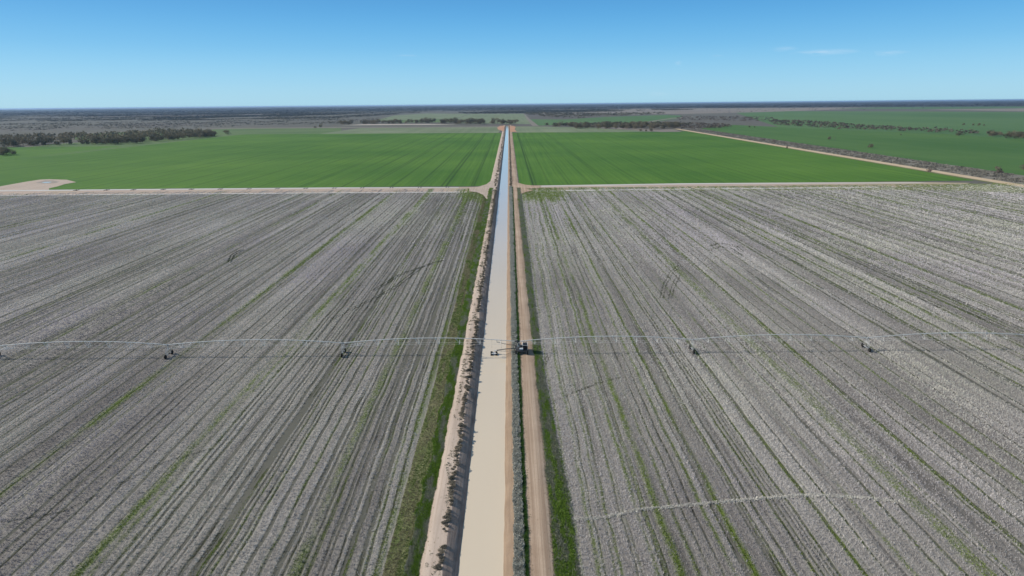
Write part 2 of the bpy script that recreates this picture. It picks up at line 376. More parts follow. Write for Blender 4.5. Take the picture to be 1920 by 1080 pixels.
def warp(x, y):
    near = np.exp(-((np.abs(x) - 20) / 26) ** 2) * (x > 0)
    return near * 1.1 * (fbm(y / 38., x / 60., 31, 3) - .5) * 2 + .25 * (fbm(y / 9., x / 14., 33, 3) - .5) * 2 + 1.2 * (fbm(y / 160., x / 200., 35, 2) - .5)
def rows(x, y, q):
    """column features at original column x; returns green, furrow, tone"""
    gr = np.zeros(np.broadcast(x, y).shape); fu = np.zeros_like(gr); li = np.zeros_like(gr)
    for k, (lx, lw, lg, lf) in enumerate(LINES):
        if lx < x.min() - 4 or lx > x.max() + 4: continue
        if x.ndim == 2:
            cs = np.nonzero(np.abs(x[0] - lx) < 3.2 * lw + .3)[0]
            if not len(cs): continue
            sl_ = (slice(None), slice(cs[0], cs[-1] + 1))
        else:
            sl_ = np.nonzero(np.abs(x - lx) < 3.2 * lw + .3)[0]
            if not len(sl_): continue
        xs_, ys_ = x[sl_], y[sl_]; wv = lw * 1.15 * (1 + np.clip(ys_ - 200, 0, 450) / 700.)
        ga = np.exp(-((xs_ - lx) / wv) ** 2); gf = np.exp(-((xs_ - lx - .35 * lw) / (wv * .62)) ** 2)
        gr[sl_] += lg * ga * np.clip(fbm(ys_ / 28., k * 9.1, k + 50, 3) * 3.8 - 1.0, 0.3, 1)
        li[sl_] += .30 * lf * np.exp(-((xs_ - lx + 1.25 * lw) / (wv * .8)) ** 2) * noise(ys_ / 25., k * 2.7, k + 120)
        fu[sl_] += lf * gf * np.clip(fbm(ys_ / 45., k * 5.3, k + 90, 2) * 2.0 + .1, .35, 1)
    # small ploughing rows between the tracks
    fu = fu + .5 * np.clip(noise(x / .9, y / 70., 5) * 3.0 - 1.75, 0, 1) * noise(x / 9., y / 90., 15)
    tone = noise(x / 2.4, y / 140., 6) * .45 + noise(x / 7.5, y / 220., 7) * .35 + noise(x / .7, y / 30., 8) * .2 + li
    # lush patches beside the cross road and near the canal
    pl = np.clip(1.3 - np.abs(y - 600) / (34 + 40 * noise(x / 5., 0, 3)), 0, 1) * (.3 + fbm(x / 6., y / 14., 19, 3))
    gr = gr + pl * 2.6 * np.clip(1 - np.abs(x - 28) / 26, 0, 1) + pl * 2.6 * np.clip(1 - np.abs(x + 30) / 17, 0, 1)
    gr = gr + .45 * np.clip(1 - np.abs(x + 34) / 12, 0, 1) * np.clip((y - 330) / 150, 0, 1) * noise(x / 2., y / 20., 12)
    gr = gr + .5 * np.clip(1 - (620 - y) / 14, 0, 1) * (x > 0)
    return np.clip(gr, 0, 1), np.clip(fu, 0, 1), np.clip(tone, 0, 1)
def hgt(x, y, fu, gr): return .03 - .16 * fu + .05 * gr + .10 * (fbm(x / 2.6, y / 5., 41, 3) - .5)

def stubble(name, x0, x1, sgn):
    xs = [x0]
    while xs[-1] < x1:
        xs.append(xs[-1] + (.22 if abs(xs[-1]) < 130 else .4 if abs(xs[-1]) < 260 else .8))
    xs[-1] = x1; xs = np.array(xs); ys = []; y = 60.
    while y < YR: ys.append(y); y += max(1.0, y * .009)
    ys.append(YR); ys = np.array(ys)
    X, Y = np.meshgrid(xs, ys)
    gr, fu, to = rows(X, Y, 0)
    Z = hgt(X, Y, fu, gr)
    edge = E['stubL'](ys) if sgn < 0 else E['stubR'](ys)
    XX = X + warp(X, Y)
    e = edge[:, None]
    k = np.clip(1 - np.abs(X - (x1 if sgn < 0 else x0)) / 3.0, 0, 1)
    XX = XX * (1 - k) + (X + (e - (x1 if sgn < 0 else x0))) * k
    Z = Z * (1 - k)
    ny, nx = X.shape; i = np.arange(ny - 1)[:, None] * nx + np.arange(nx - 1)[None]
    fc = np.stack([i, i + 1, i + nx + 1, i + nx], -1).reshape(-1)
    me = fast_mesh(name, np.stack([XX, Y, Z], -1).reshape(-1, 3), fc, 4, True)
    pattr(me, 'rows', np.stack([gr, fu, to], -1).reshape(-1, 3))
    tag(link(name, me, STUB), kind='structure')
stubble('stubble_field', -620., -21., -1)
stubble('stubble_field', 9.7, 620., 1)

def blades(P, h, wd, k, spread, tint, lean=.35, jit=.25):
    """k triangle blades per tuft"""
    nP = len(P); Q = np.repeat(P, k, 0); m = nP * k
    hh = np.repeat(h, k) * rng.uniform(.65, 1.15, m); ww = np.repeat(wd, k) * rng.uniform(.7, 1.3, m); sp = np.repeat(spread, k)
    a = rng.uniform(0, TAU, m); rr = np.sqrt(rng.uniform(0, 1, m)) * sp
    Q = Q + np.stack([np.cos(a) * rr, np.sin(a) * rr, np.zeros(m)], 1)
    o = rng.uniform(0, TAU, m); dx, dy = np.cos(o) * ww / 2, np.sin(o) * ww / 2
    la = rng.uniform(0, TAU, m); ll = hh * lean * rng.uniform(.2, 1, m)
    z0 = Q[:, 2] - .03
    V = np.empty((m, 3, 3), np.float32)
    V[:, 0] = np.stack([Q[:, 0] - dx, Q[:, 1] - dy, z0], 1); V[:, 1] = np.stack([Q[:, 0] + dx, Q[:, 1] + dy, z0], 1)
    V[:, 2] = np.stack([Q[:, 0] + np.cos(la) * ll, Q[:, 1] + np.sin(la) * ll, z0 + hh], 1)
    c = np.repeat(tint, k, 0) * rng.uniform(1 - jit, 1 + jit, (m, 1))
    return V.reshape(-1, 3), np.repeat(c, 3, 0)
def blade_obj(name, parts, **tags):
    V = np.concatenate([p[0] for p in parts]); c = np.concatenate([p[1] for p in parts])
    me = fast_mesh(name, V, np.arange(len(V)), 3); pattr(me, 'tint', np.clip(c, 0, 1))
    return tag(link(name, me, BLADE), **tags)

def stubble_tufts(name, sgn, label, N_):
    # sample y with density ~ 1/y^2 beyond 150 m, x uniform in the visible wedge
    u = rng.uniform(0, 1, N_); a = 7200 / (7200 + 22500 * math.log(625 / 150))
    y = np.where(u < a, np.sqrt(90 ** 2 + (150 ** 2 - 90 ** 2) * u / a), 150 * np.exp((u - a) / (1 - a) * math.log(625 / 150)))
    x0 = rng.uniform(0, 1, N_) * (.79 * y + 8)
    x = sgn * x0; keep = (x < -21.6) if sgn < 0 else (x > E['stubR'](y) + .2)
    x, y = x[keep], y[keep]
    gr, fu, to = rows(x, y, 0)
    dens = (1 - .98 * np.clip(fu * 1.25, 0, 1)) * (1 - .85 * gr) * (.65 + .35 * to)
    k = rng.uniform(0, 1, len(x)) < dens; x, y, gr, fu, to = [q[k] for q in (x, y, gr, fu, to)]
    s = np.maximum(1, y / 150)
    big = fbm(x / 50., y / 90., 71, 3)
    P = np.stack([x + warp(x, y), y, hgt(x, y, fu, gr)], 1)
    v = np.clip((.58 if sgn > 0 else .49) + (.48 if sgn > 0 else .62) * (to - .5) + .40 * (big - .5) + rng.normal(0, .038, len(x)) + .12 * np.clip((y - 220) / 300, 0, 1),   .12, .72)  # darker tint on the left stands in for its backlit, shaded look
    col = v[:, None] * np.array([1.02, .95, .88]) * (1 + np.array([.0, .03, -.06]) * (fbm(x / 30., y / 60., 77, 2)[:, None] - .5) * 3)
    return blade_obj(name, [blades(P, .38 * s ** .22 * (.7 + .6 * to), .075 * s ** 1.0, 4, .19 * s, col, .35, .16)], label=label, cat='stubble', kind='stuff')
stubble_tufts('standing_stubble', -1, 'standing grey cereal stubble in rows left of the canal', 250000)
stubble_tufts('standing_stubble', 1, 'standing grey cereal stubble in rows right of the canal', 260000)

# weeds inside the stubble tracks + verge grass
def scatter(n_, x0f, x1f, y0=88, y1=YR, p=2.0):
    u = rng.uniform(0, 1, n_); y = y0 * (y1 / y0) ** u
    a, b_ = x0f(y), x1f(y); return a + (b_ - a) * rng.uniform(0, 1, n_), y
def green(n_, a=(.10, .17, .035), b_=(.20, .30, .06)):
    t = rng.uniform(0, 1, (n_, 1)); return np.array(a) * (1 - t) + np.array(b_) * t
pw = []
for sgn in (-1, 1):
    y = 88 * (YR / 88) ** rng.uniform(0, 1, 380000); x = sgn * rng.uniform(11, .79 * y + 8)
    near = np.zeros(len(x), bool)
    gr, fu, to = rows(x, y, 0); k = (rng.uniform(0, 1, len(x)) < (gr - .16) * 1.15) & ((x < -21.5) | (x > 11.2)); x, y, gr, fu = x[k], y[k], gr[k], fu[k]; s = np.maximum(1, y / 150)
    pw.append(blades(np.stack([x + warp(x, y), y, hgt(x, y, fu, gr)], 1), .20 * s ** .5, .11 * s, 3, .2 * s, green(len(x), (.13, .17, .03), (.27, .35, .07))))
blade_obj('weeds', pw, label='bright green weeds growing along the wheel tracks of the stubble', cat='weeds', kind='stuff')

pl = []
x, y = scatter(34000, lambda y: E['trkL'](y) - 2.5 + wig(y, 21, .9, 5), lambda y: E['trkL'](y) + .12)
s = np.maximum(1, y / 150); gtone = (fbm(x, y / 5., 23, 2) + rng.normal(0, .09, len(x)) + .05)[:, None]
grn = green(len(x), (.11, .18, .03), (.23, .35, .055)); gry = green(len(x), (.20, .21, .15), (.42, .42, .33))
sel = (gtone > .60)
pl.append(blades(np.stack([x, y, x * 0 + .03], 1), .42 * s ** .4, .10 * s, 4, .22 * s, np.where(sel, gry, grn)))
x, y = scatter(22000, lambda y: E['stubL'](y), lambda y: E['trkL'](y) - 1.6)
s = np.maximum(1, y / 150); q = fbm(x / 1.2, y / 10., 25, 3)[:, None]
pl.append(blades(np.stack([x, y, x * 0], 1), .24 * s ** .4, .09 * s, 3, .22 * s, np.where(q > .54, green(len(x), (.11, .16, .04), (.19, .25, .07)), green(len(x), (.20, .175, .10), (.33, .29, .19)))))
blade_obj('verge_grass', pl, label='green and brown grass between the left stubble and the sandy track', cat='grass', kind='stuff')
pr = []
x, y = scatter(30000, lambda y: E['roadR'](y) - .1, lambda y: E['stubR'](y) + .5)
s = np.maximum(1, y / 150); q = fbm(x / .9, y / 6., 27, 3)[:, None]; near = (1 - np.clip((y - 110) / 130, 0, .8))[:, None]
col = np.where(q + rng.normal(0, .09, (len(x), 1)) < .33 + .24 * near, green(len(x), (.11, .18, .03), (.24, .36, .06)), green(len(x), (.16, .17, .12), (.36, .37, .28)))
pr.append(blades(np.stack([x, y, x * 0 + .02], 1), .38 * s ** .4, .10 * s, 4, .22 * s, col))
blade_obj('verge_grass', pr, label='lush green weedy grass between the right dirt road and the stubble', cat='grass', kind='stuff')

# saltbush strip between right bank and road (dense, uncountable), with a green right-hand edge
ps = []
x, y = scatter(46000, lambda y: E['bankR'](y) + .0, lambda y: 2.55 + wig(y, 15, .25, 2.5), 85, 640)
s = np.maximum(1, y / 150); q = noise(x * 1.3, y / 1.1, 61)
hh = (.25 + .55 * q); ps.append(blades(np.stack([x, y, .3 + .5 * hh * rng.uniform(0, 1, len(x))], 1), hh * .55 * s ** .3, .13 * s, 4, .2 * s, green(len(x), (.32, .32, .27), (.56, .55, .48)), .9))
x, y = scatter(22000, lambda y: 2.2 + y * 0, lambda y: 3.35 + wig(y, 14, .25, 4), 85, 640)
s = np.maximum(1, y / 150); ps.append(blades(np.stack([x, y, x * 0 + .32], 1), .30 * s ** .3, .10 * s, 4, .16 * s, green(len(x), (.05, .11, .025), (.11, .20, .045)), .8))
blade_obj('saltbush_strip', ps, label='dense grey saltbush with green undergrowth between the canal bank and the right dirt road', cat='shrubs', kind='stuff')
# sparse weeds on the sandy tracks
px_ = []
x, y = scatter(1500, lambda y: E['trkL'](y) + 1.2, lambda y: E['crestL'](y) - .2, 90, 640)
k = fbm(x / 1.5, y / 12., 29, 2) > .50; x, y = x[k], y[k]; s = np.maximum(1, y / 150)
px_.append(blades(np.stack([x, y, x * 0 + .3], 1), .22 * s ** .3, .14 * s, 9, .3 * s, green(len(x), (.09, .11, .06), (.18, .19, .12)), .9))
x, y = scatter(900, lambda y: 3.2 + y * 0, lambda y: 4.0 + wig(y, 16, .3, 3), 90, 640); s = np.maximum(1, y / 150)
px_.append(blades(np.stack([x, y, x * 0 + .3], 1), .16 * s ** .3, .10 * s, 5, .12 * s, green(len(x), (.09, .11, .05), (.16, .17, .10)), .9))
x, y = scatter(1500, lambda y: E['roadR'](y) - .9, lambda y: E['roadR'](y), 90, 640); s = np.maximum(1, y / 150)
px_.append(blades(np.stack([x, y, x * 0 + .2], 1), .14 * s ** .3, .09 * s, 5, .12 * s, green(len(x), (.12, .13, .08), (.2, .2, .14)), .9))
blade_obj('track_weeds', px_, label='sparse low weeds dotted over the sandy canal tracks', cat='weeds', kind='stuff')

# ------------------------------------------------------------------ bushes on the left crest
def leaf_ball(rx, rz, nl, size, seed, flat=.2):
    r = np.random.default_rng(seed); V = []
    nl_ = 5; cs = [(r.uniform(-.45, .45) * rx, r.uniform(-.45, .45) * rx, rz * r.uniform(.35, .7), r.uniform(.45, .7)) for _ in range(nl_)]
    T = []
    for i in range(nl):
        cx, cy, cz, cr = cs[r.integers(nl_)]
        d = r.normal(size=3); d /= np.linalg.norm(d); d[2] = abs(d[2]) * 1.0 if r.uniform() < .8 else d[2] * .6
        k = r.uniform(.75, 1.08)
        p = np.array([cx + d[0] * rx * cr * k, cy + d[1] * rx * cr * k, max(.03, cz + d[2] * rz * cr * k)])
        for _ in range(3): T.append(p + r.normal(size=3) * size)
    return np.array(T)
bush_me = []
for s in range(6):
    T = leaf_ball(.85, .75, 420, .10, 100 + s); bush_me.append(fast_mesh('bush', T, np.arange(len(T)), 3))
    bush_me[-1].materials.append(LEAFS)
yb = 97.; nb = 0
rest = []
while yb < 636:
    yb += rng.uniform(.55, 1.15) * (1 + yb / 900)
    if noise(np.array(yb / 7.), np.array(3.3), 91) < .18: continue
    bx = float(E['crestL'](np.array(yb))) + rng.uniform(-.95, -.15); s = rng.choice([.4, .55, .7, .8, 1.0]) * rng.uniform(.85, 1.1)
    if nb < 298:
        o = link('bush', bush_me[rng.integers(6)]); o.location = (bx, yb, .30 if s > .8 else .34); o.scale = (s * rng.uniform(.8, 1.1), s * rng.uniform(.9, 1.7), s * rng.uniform(.4, .6)); o.rotation_euler.z = rng.uniform(0, TAU)
        tag(o, 'small dark saltbush on the crest of the left canal bank beside the sandy track', 'bush', 'saltbushes along the left canal bank'); nb += 1
    else: rest.append((bx, yb, s))
T = []
for bx, y, s in rest:
    t = leaf_ball(.75 * s, .8 * s, 60, .22, int(y * 10)); T.append(t + np.array([bx, y, .3]))
y = YR + 12
while y < YE - 40:
    y += rng.uniform(1.5, 5) * (y / 640)
    s = rng.uniform(.6, 1.2)
    for bx in (float(E['crestL'](np.array(y))) - rng.uniform(0, 3.), rng.uniform(1.2, 3.)):
        if rng.uniform() < .75: T.append(leaf_ball(.9 * s, .7 * s, 26, .35, int(y * 7)) + np.array([bx, y, .3]))
T = np.concatenate(T); o = link('bank_scrub', fast_mesh('bank_scrub', T, np.arange(len(T)), 3), LEAFS)
tag(o, 'continuous far line of low bushes along both canal banks towards the horizon', 'shrubs', None, 'stuff')

# ------------------------------------------------------------------ field sheets
zs = [.0]
def sheet(name, pts, mat, z, ground=False, **tags):
    P = [p if ground else g(*p) for p in pts]
    me = bpy.data.meshes.new(name); me.from_pydata([(x, y, z) for x, y in P], [], [tuple(range(len(P)))]); me.update()
    if me.polygons[0].normal.z < 0: me.flip_normals()
    pattr(me, 'rows', np.zeros((len(P), 3)))
    return tag(link(name, me, mat), kind='structure', **tags)

# crop fields with tramlines: column grid clipped to a polygon by per-column y-range
def crop_field(name, xs, ylo, yhi, lines, mat, z, ny=60):
    X = np.repeat(xs[None], ny, 0); t = np.linspace(0, 1, ny)[:, None]
    lo, hi = ylo(xs), yhi(xs); ok = hi > lo + 1; hi = np.maximum(hi, lo + .5)
    Y = lo[None] + (hi - lo)[None] * t
    fu = np.zeros_like(X)
    for k, (lx, lw, lf) in enumerate(lines):
        fu += rng.uniform(.6, 1.0) * lf * np.exp(-((X - lx) / (lw * 1.2)) ** 2) * np.clip(.4 + fbm(Y / 200., k * 3.3, 7 + k, 2) * 1.1, 0, 1)
    XX = X + 2.5 * (fbm(Y / 300., X / 300., 3, 2) - .5)
    n0, nx = X.shape; i = np.arange(n0 - 1)[:, None] * nx + np.arange(nx - 1)[None]
    me = fast_mesh(name, np.stack([XX, Y, np.full_like(X, z)], -1).reshape(-1, 3), np.stack([i, i + 1, i + nx + 1, i + nx], -1).reshape(-1), 4)
    pattr(me, 'rows', np.stack([fu * 0, np.clip(fu, 0, 1), fu * 0], -1).reshape(-1, 3))
    return tag(link(name, me, mat), kind='structure')
def pl_(pts, ground=False):
    P = sorted([p if ground else g(*p) for p in pts]); X = np.array([p[0] for p in P]); Y = np.array([p[1] for p in P])
    return lambda x: np.interp(x, X, Y)
yn = g(700, 351.3)[1]; ynr = g(1200, 344.6)[1]
LL = [(-33.6,.7,.8),(-36,.7,.6),(-60,.9,1.),(-64.5,.9,1.),(-84,.8,.7),(-88,.8,.8),(-112,.9,.9),(-134,.9,.7),(-138,.9,.6),(-160,1.,.8),(-178,1.,.5),(-198,1,.7),(-202,1,.6)]
LR = [(23,.8,1.),(26,.8,.8),(39,.7,.5),(57,.8,.5),(61,.8,.5),(79,.8,.5),(96,.9,.5),(100,.9,.5),(130,.9,.4)]
x_ = 215
while x_ < 1500:
    LL.append((-x_, 1.2, rng.uniform(.2, .6))); LR.append((x_ * .75, 1.2, rng.uniform(.15, .45))); x_ += rng.uniform(18, 42)
yl0 = g(0, 357.5)[1]
xsL = np.concatenate([np.arange(-1500, -420, 4.), np.arange(-420, -18.2, .8), [-18.3]])
fieldL_hi = pl_([(-600, 366), (0, 302), (70, 295.5), (143, 287), (190, 280.5), (233, 274), (320, 265), (413, 256.5), (460, 252), (600, 250.8), (935, 249.2)])
crop_field('crop_field', xsL, lambda x: np.interp(x, [-1500, -330, -18], [g(0, 357)[1]+10, g(213, 355)[1], yn]) + 4 * noise(x / 9., x * 0, 4), fieldL_hi, LL, CROP, .0)
xsR = np.concatenate([[9.8], np.arange(10.5, 300, .8), np.arange(300, 560, 2.)])
dr0, dr1 = np.array(g(1280, 243.5)), np.array(g(1920, 349))        # straight farm road
dd = (dr1 - dr0) / np.linalg.norm(dr1 - dr0); dn = np.array([-dd[1], dd[0]])
if dn[0] < 0: dn = -dn
def road_x(y): return dr0[0] + (y - dr0[1]) * dd[0] / dd[1]
hiR0 = g(1100, 248.0)[1]
def hiR(x): return np.where(x < road_x(hiR0) - 12, hiR0 + 40 * (noise(x / 90., x * 0, 9) - .5), 0)
def ynR(x):
    yr = dr0[1] + (x + 12 - dr0[0]) * dd[1] / dd[0]
    return np.maximum(ynR_(x), yr if dd[0] * dd[1] > 0 else 0)
ynR_ = lambda x: np.interp(x, [9, 30, 500, 800], [g(990, 348.2)[1], g(1040, 347.2)[1], g(1700, 340)[1], g(1900, 337)[1]]) + 3 * noise(x / 11., x * 0, 5)
crop_field('crop_field', xsR, ynR, hiR, LR, CROP, .0)
sheet('crop_field', [(-900, 345), (-600, 366), (0, 310), (70, 302), (143, 293), (190, 286), (233, 279), (320, 270), (400, 261), (460,254), (400, 252), (240, 262), (100, 270), (20, 280), (-300, 290)], CROPL, -.01)
sheet('crop_field', [(300, 272), (413, 260), (460, 255), (600, 252), (640, 252), (640, 240), (430, 241.3), (330, 246), (225, 247), (140, 251.5), (140, 262)], CROPL, -.02)
sheet('crop_field', [(600, 250.9), (934, 249.1), (944, 237.9), (676, 240.0)], CROPG, .01)
sheet('crop_field', [(967, 248.4), (1150, 247.8), (1240, 246.5), (1240, 244), (1130, 239.5), (1000, 237.0), (962, 237.3)], CROPG, .01)
sheet('crop_field', [(1240, 247.5), (1278, 247), (1262, 242), (1120, 238.5), (1130, 241)], FALLOW, .02)
sheet('path', [(140, 251.8), (300, 244.6), (430, 241.2), (944, 237.8), (944, 236.9), (600, 238.9), (430, 240.3), (300, 243.6), (140, 250.6)], FALLOW, .06)
PALE = earth('pale_clay', (.50, .42, .34), (.62, .55, .47), (.1, 1, 1), .05, .01)
sheet('clay_pan', [(640, 234.9), (760, 233.9), (860, 233.8), (800, 232.6), (690, 232.9)], PALE, .05)
sheet('crop_field', [(700, 226.5), (855, 222.4), (880, 213.5), (800, 212.8), (740, 216.5)], CROPG, .03)
sheet('crop_field', [(735, 230), (860, 229), (855, 222.6), (712, 226)], CROPL, .04)
sheet('crop_field', [(860, 231), (1000, 232.5), (981, 213.2), (882, 213.3), (857, 222.4)], CROPG, .03)
sheet('path', [(998, 236), (1010, 236), (992, 222), (984, 213.5), (982.5, 213.5), (987, 222)], FALLOW, .09)
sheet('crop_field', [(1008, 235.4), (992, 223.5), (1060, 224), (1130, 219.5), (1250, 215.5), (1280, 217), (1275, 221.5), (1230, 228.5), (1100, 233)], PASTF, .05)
sheet('path', [(1215, 229.5), (1262, 222.3), (1300, 219), (1300, 218.2), (1260, 221.2), (1213, 228)], FALLOW, .12)
sheet('dry_plain', [(1010, 213), (1190, 214.5), (1290, 213.5), (1420, 210.5), (1700, 201), (1560, 198.0), (1150, 204.5), (1040, 208)], FALLOW, .03)
# farm road, its scrub strip, the pastures beyond
def along(o0, o1, name, mat, z, y0=500, y1=None, raggy=0, seed=1):
    y1 = y1 or dr0[1] + 90; ys = np.linspace(y0, y1, 260)
    a = road_x(ys) + o0 + (wig(ys, seed, raggy, 12) if raggy else 0); b_ = road_x(ys) + o1 + (wig(ys, seed + 1, raggy, 12) if raggy else 0)
    V = np.stack([np.stack([a, ys, ys * 0 + z], 1), np.stack([b_, ys, ys * 0 + z], 1)], 1).reshape(-1, 3)
    i = np.arange(len(ys) - 1) * 2; me = fast_mesh(name, V, np.stack([i, i + 1, i + 3, i + 2], -1).reshape(-1), 4)
    return tag(link(name, me, mat), kind='structure')
along(-7, 6.5, 'dirt_road', ROADT, .12)
along(-12, -7, 'grass_verge', VERGE, .05, raggy=2, seed=40)
along(6.5, 62, 'scrub_strip', SCRUBG, .08, raggy=5, seed=43)
sheet('pasture', [(1313, 241), (1460, 266.7), (1580, 279.5), (1747, 307), (1920, 334), (2500, 428), (2500, 290), (1920, 262), (1780, 251.5), (1580, 244), (1460, 238), (1373, 234)], PAST, .02)
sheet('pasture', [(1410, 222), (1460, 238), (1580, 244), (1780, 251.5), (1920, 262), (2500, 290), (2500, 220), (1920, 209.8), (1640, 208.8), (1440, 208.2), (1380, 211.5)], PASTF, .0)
sheet('dry_plain', [(1730, 205.4), (1920, 208.6), (2400, 213), (2400, 205), (1920, 203.3)], FALLOW, .06)
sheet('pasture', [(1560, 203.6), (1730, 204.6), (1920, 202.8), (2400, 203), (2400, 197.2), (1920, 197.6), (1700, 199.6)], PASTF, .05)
# cross road: dirt bed with a pale gravel lane on each side, sandy flares at the canal
def lane(name, pts, mat, z): return sheet(name, pts, mat, z)
lane('dirt_road', [(-500, 372), (0, 366), (213, 365.0), (640, 361.8), (905, 360.2), (907, 350.6), (640, 351.6), (213, 355.1), (0, 357.3), (-500, 363)], ROADX, .02)
lane('gravel_lane', [(-500, 366), (0, 358.9), (213, 356.8), (640, 353.5), (860, 352.3), (860, 350.9), (640, 351.4), (213, 354.9), (0, 356.9), (-500, 363)], GRAVEL, .05)
lane('gravel_lane', [(-500, 373), (0, 367), (213, 365.4), (640, 362.2), (880, 360.9), (880, 359.6), (640, 360.8), (213, 364.2), (0, 366), (-500, 371.5)], GRAVEL, .05)
lane('dirt_road', [(982, 358.8), (1280, 355), (1500, 353.2), (1700, 350.5), (1800, 347), (1820, 343), (1700, 341), (1500, 342.2), (1280, 343.6), (984, 348.2)], ROADX, .02)
lane('gravel_lane', [(1015, 350.0), (1280, 345.8), (1500, 344.4), (1720, 343.4), (1740, 342.2), (1500, 342.6), (1280, 343.8), (1015, 348.2)], GRAVEL, .05)
lane('gravel_lane', [(1000, 359.0), (1280, 355.3), (1500, 353.4), (1650, 351.6), (1650, 350.6), (1500, 351.9), (1280, 353.8), (1000, 357.4)], GRAVEL, .05)
sheet('grass_verge', [(1000, 361.5), (1280, 357.5), (1500, 356), (1750, 356), (1930, 362), (1930, 354), (1850, 345), (1800, 345.5), (1650, 351.9), (1500, 353.7), (1280, 355.7), (1000, 359.4)], VERGE, .04)
sheet('sandy_flare', [(920, 340), (912, 346), (898, 350.5), (880, 352.5), (880, 359), (896, 361.5), (906, 366), (914, 376), (918, 390), (927, 390), (926, 366), (928, 338)], SANDL, .34)
sheet('sandy_flare', [(963, 336), (966, 342), (985, 347), (1012, 349.5), (1012, 353), (985, 354.5), (1000, 357.5), (985, 361), (972, 366), (969, 376), (961, 376), (959, 336)], SAND, .34)
sheet('sandy_pad', [(-500, 360), (0, 349.5), (25, 345), (50, 340.5), (75, 336.8), (92, 336), (125, 337), (143, 341.5), (120, 345.5), (108, 349.5), (92, 353), (92, 357), (-500, 366)], SANDL, .04)
sheet('damp_clay', [(66, 343.0), (74, 341.0), (84, 338.6), (98, 338.2), (112, 340.8), (104, 343.6), (80, 344.2)], earth('damp_grey_clay', (.30, .255, .21), (.42, .36, .30), (1, 1, 1), .1, .03), .06)
sheet('pond', [(78, 342.4), (84, 341.3), (94, 341.1), (97, 341.7), (90, 342.9), (82, 343.1)], WAT, .08)
CLAY = earth('red_clay', (.42, .22, .13), (.56, .34, .22), (1, .3, 1), .3, .03)
sheet('clay_heap', [(934, 243), (932, 239.5), (938, 236), (946, 236), (946, 243), (945, 247)], CLAY, .36)
sheet('clay_heap', [(954.5, 243), (955, 237), (962, 236), (967, 238), (965, 243), (969, 247), (957, 248)], CLAY, .36)
# light trail trodden across the right stubble, and curved tyre tracks
def trail(pts, wdt, name, tint, nper, label, h=.35, cat='trail'):
    P = [Vector((*g(*p), 0)) for p in pts]; L = []; 
    for a, b_ in zip(P[:-1], P[1:]):
        k = max(1, int((b_ - a).length * nper)); t = rng.uniform(0, 1, k)[:, None]
        L.append(np.array(a)[None] * (1 - t) + np.array(b_)[None] * t)
    Q = np.concatenate(L); Q[:, :2] += rng.normal(0, wdt / 2, (len(Q), 2)); Q[:, 2] = .03
    s = np.maximum(1, Q[:, 1] / 150)
    return blades(Q, h * s ** .4, .12 * s, 4, .2 * s, green(len(Q), *tint), .8)
light = ((.60, .57, .50), (.80, .76, .68)); dark = ((.07, .08, .045), (.15, .155, .09))
blade_obj('flattened_straw', [trail([(1075, 975), (1130, 972), (1200, 956), (1290, 948), (1380, 940), (1440, 934), (1520, 929), (1580, 932), (1650, 937), (1700, 945)], .55, 'a', light, 26, '')],
          label='pale curved line of flattened straw crossing the right stubble in the foreground', cat='straw', kind='stuff')
tr = []
for pts in ([(1015, 770), (1060, 742), (1110, 722), (1160, 708)], [(1240, 560), (1246, 535), (1258, 512), (1275, 498)], [(1256, 560), (1262, 538), (1272, 516)],
            [(1330, 470), (1350, 462), (1370, 466), (1388, 478)], [(1330, 462), (1352, 455), (1380, 462), (1392, 472)], [(1012, 700), (1026, 672), (1038, 655)],
            [(700, 545), (750, 515), (800, 497), (830, 488)], [(620, 600), (680, 570), (740, 540), (790, 500)], [(430, 492), (436, 478), (455, 468)], [(0, 980), (120, 960), (230, 905), (300, 870), (400, 840)]):
    P_ = np.array(pts, float); t_ = np.linspace(0, len(P_) - 1, len(P_) * 5); sm = [tuple(np.interp(t, range(len(P_)), P_[:, j]) for j in (0, 1)) for t in t_]
    sm = [sm[0]] + [tuple((np.array(sm[i - 1]) + np.array(sm[i]) * 2 + np.array(sm[i + 1])) / 4 + rng.normal(0, .25, 2)) for i in range(1, len(sm) - 1)] + [sm[-1]]
    for off in (-.95, .95):
        tr.append(trail([(a_ + off * 3.2, b_) for a_, b_ in sm], .16, 'b', dark, 8, '', .10))
blade_obj('crushed_stubble', tr, label='dark curved tyre tracks crushed across the stubble rows', cat='tracks', kind='stuff')

# ------------------------------------------------------------------ trees
def crown_mesh(seed, h, w_, nl=420, trunk=.25, size=.55):
    r = np.random.default_rng(seed); nl_ = r.integers(5, 9); L = []
    for i in range(nl_):
        a = r.uniform(0, TAU); d_ = r.uniform(.1, .62) * w_ / 2; L.append((math.cos(a) * d_, math.sin(a) * d_, h * r.uniform(trunk + .12, .84), r.uniform(.20, .34) * w_, r.uniform(.12, .2) * h))
    T = []
    for i in range(nl):
        cx, cy, cz, cr, ch = L[r.integers(nl_)]; d_ = r.normal(size=3); d_ /= np.linalg.norm(d_); k = r.uniform(.55, 1.1) if r.uniform() < .3 else r.uniform(.85, 1.1)
        p = np.array([cx + d_[0] * cr * k, cy + d_[1] * cr * k, cz + d_[2] * ch * k])
        for _ in range(3): T.append(p + r.normal(size=3) * size)
    me = fast_mesh('crown', np.array(T), np.arange(len(T)), 3)
    mb = MB(); mb.tube([(0, 0, -.2), (.1, 0, h * .25), (0, .1, h * .5)], .28, 6, .14)
    for c_ in L[:5]: mb.tube([(.05, 0, h * .28), (c_[0] * .5, c_[1] * .5, h * .42), (c_[0], c_[1], c_[2])], .14, 5, .05)
    return me, mb.mesh('trunk')
TREES = [crown_mesh(200 + i, 13 + (i % 3) * 1.5, 15.5 + (i % 4) * 1.8, 480, .12, .7) for i in range(8)]
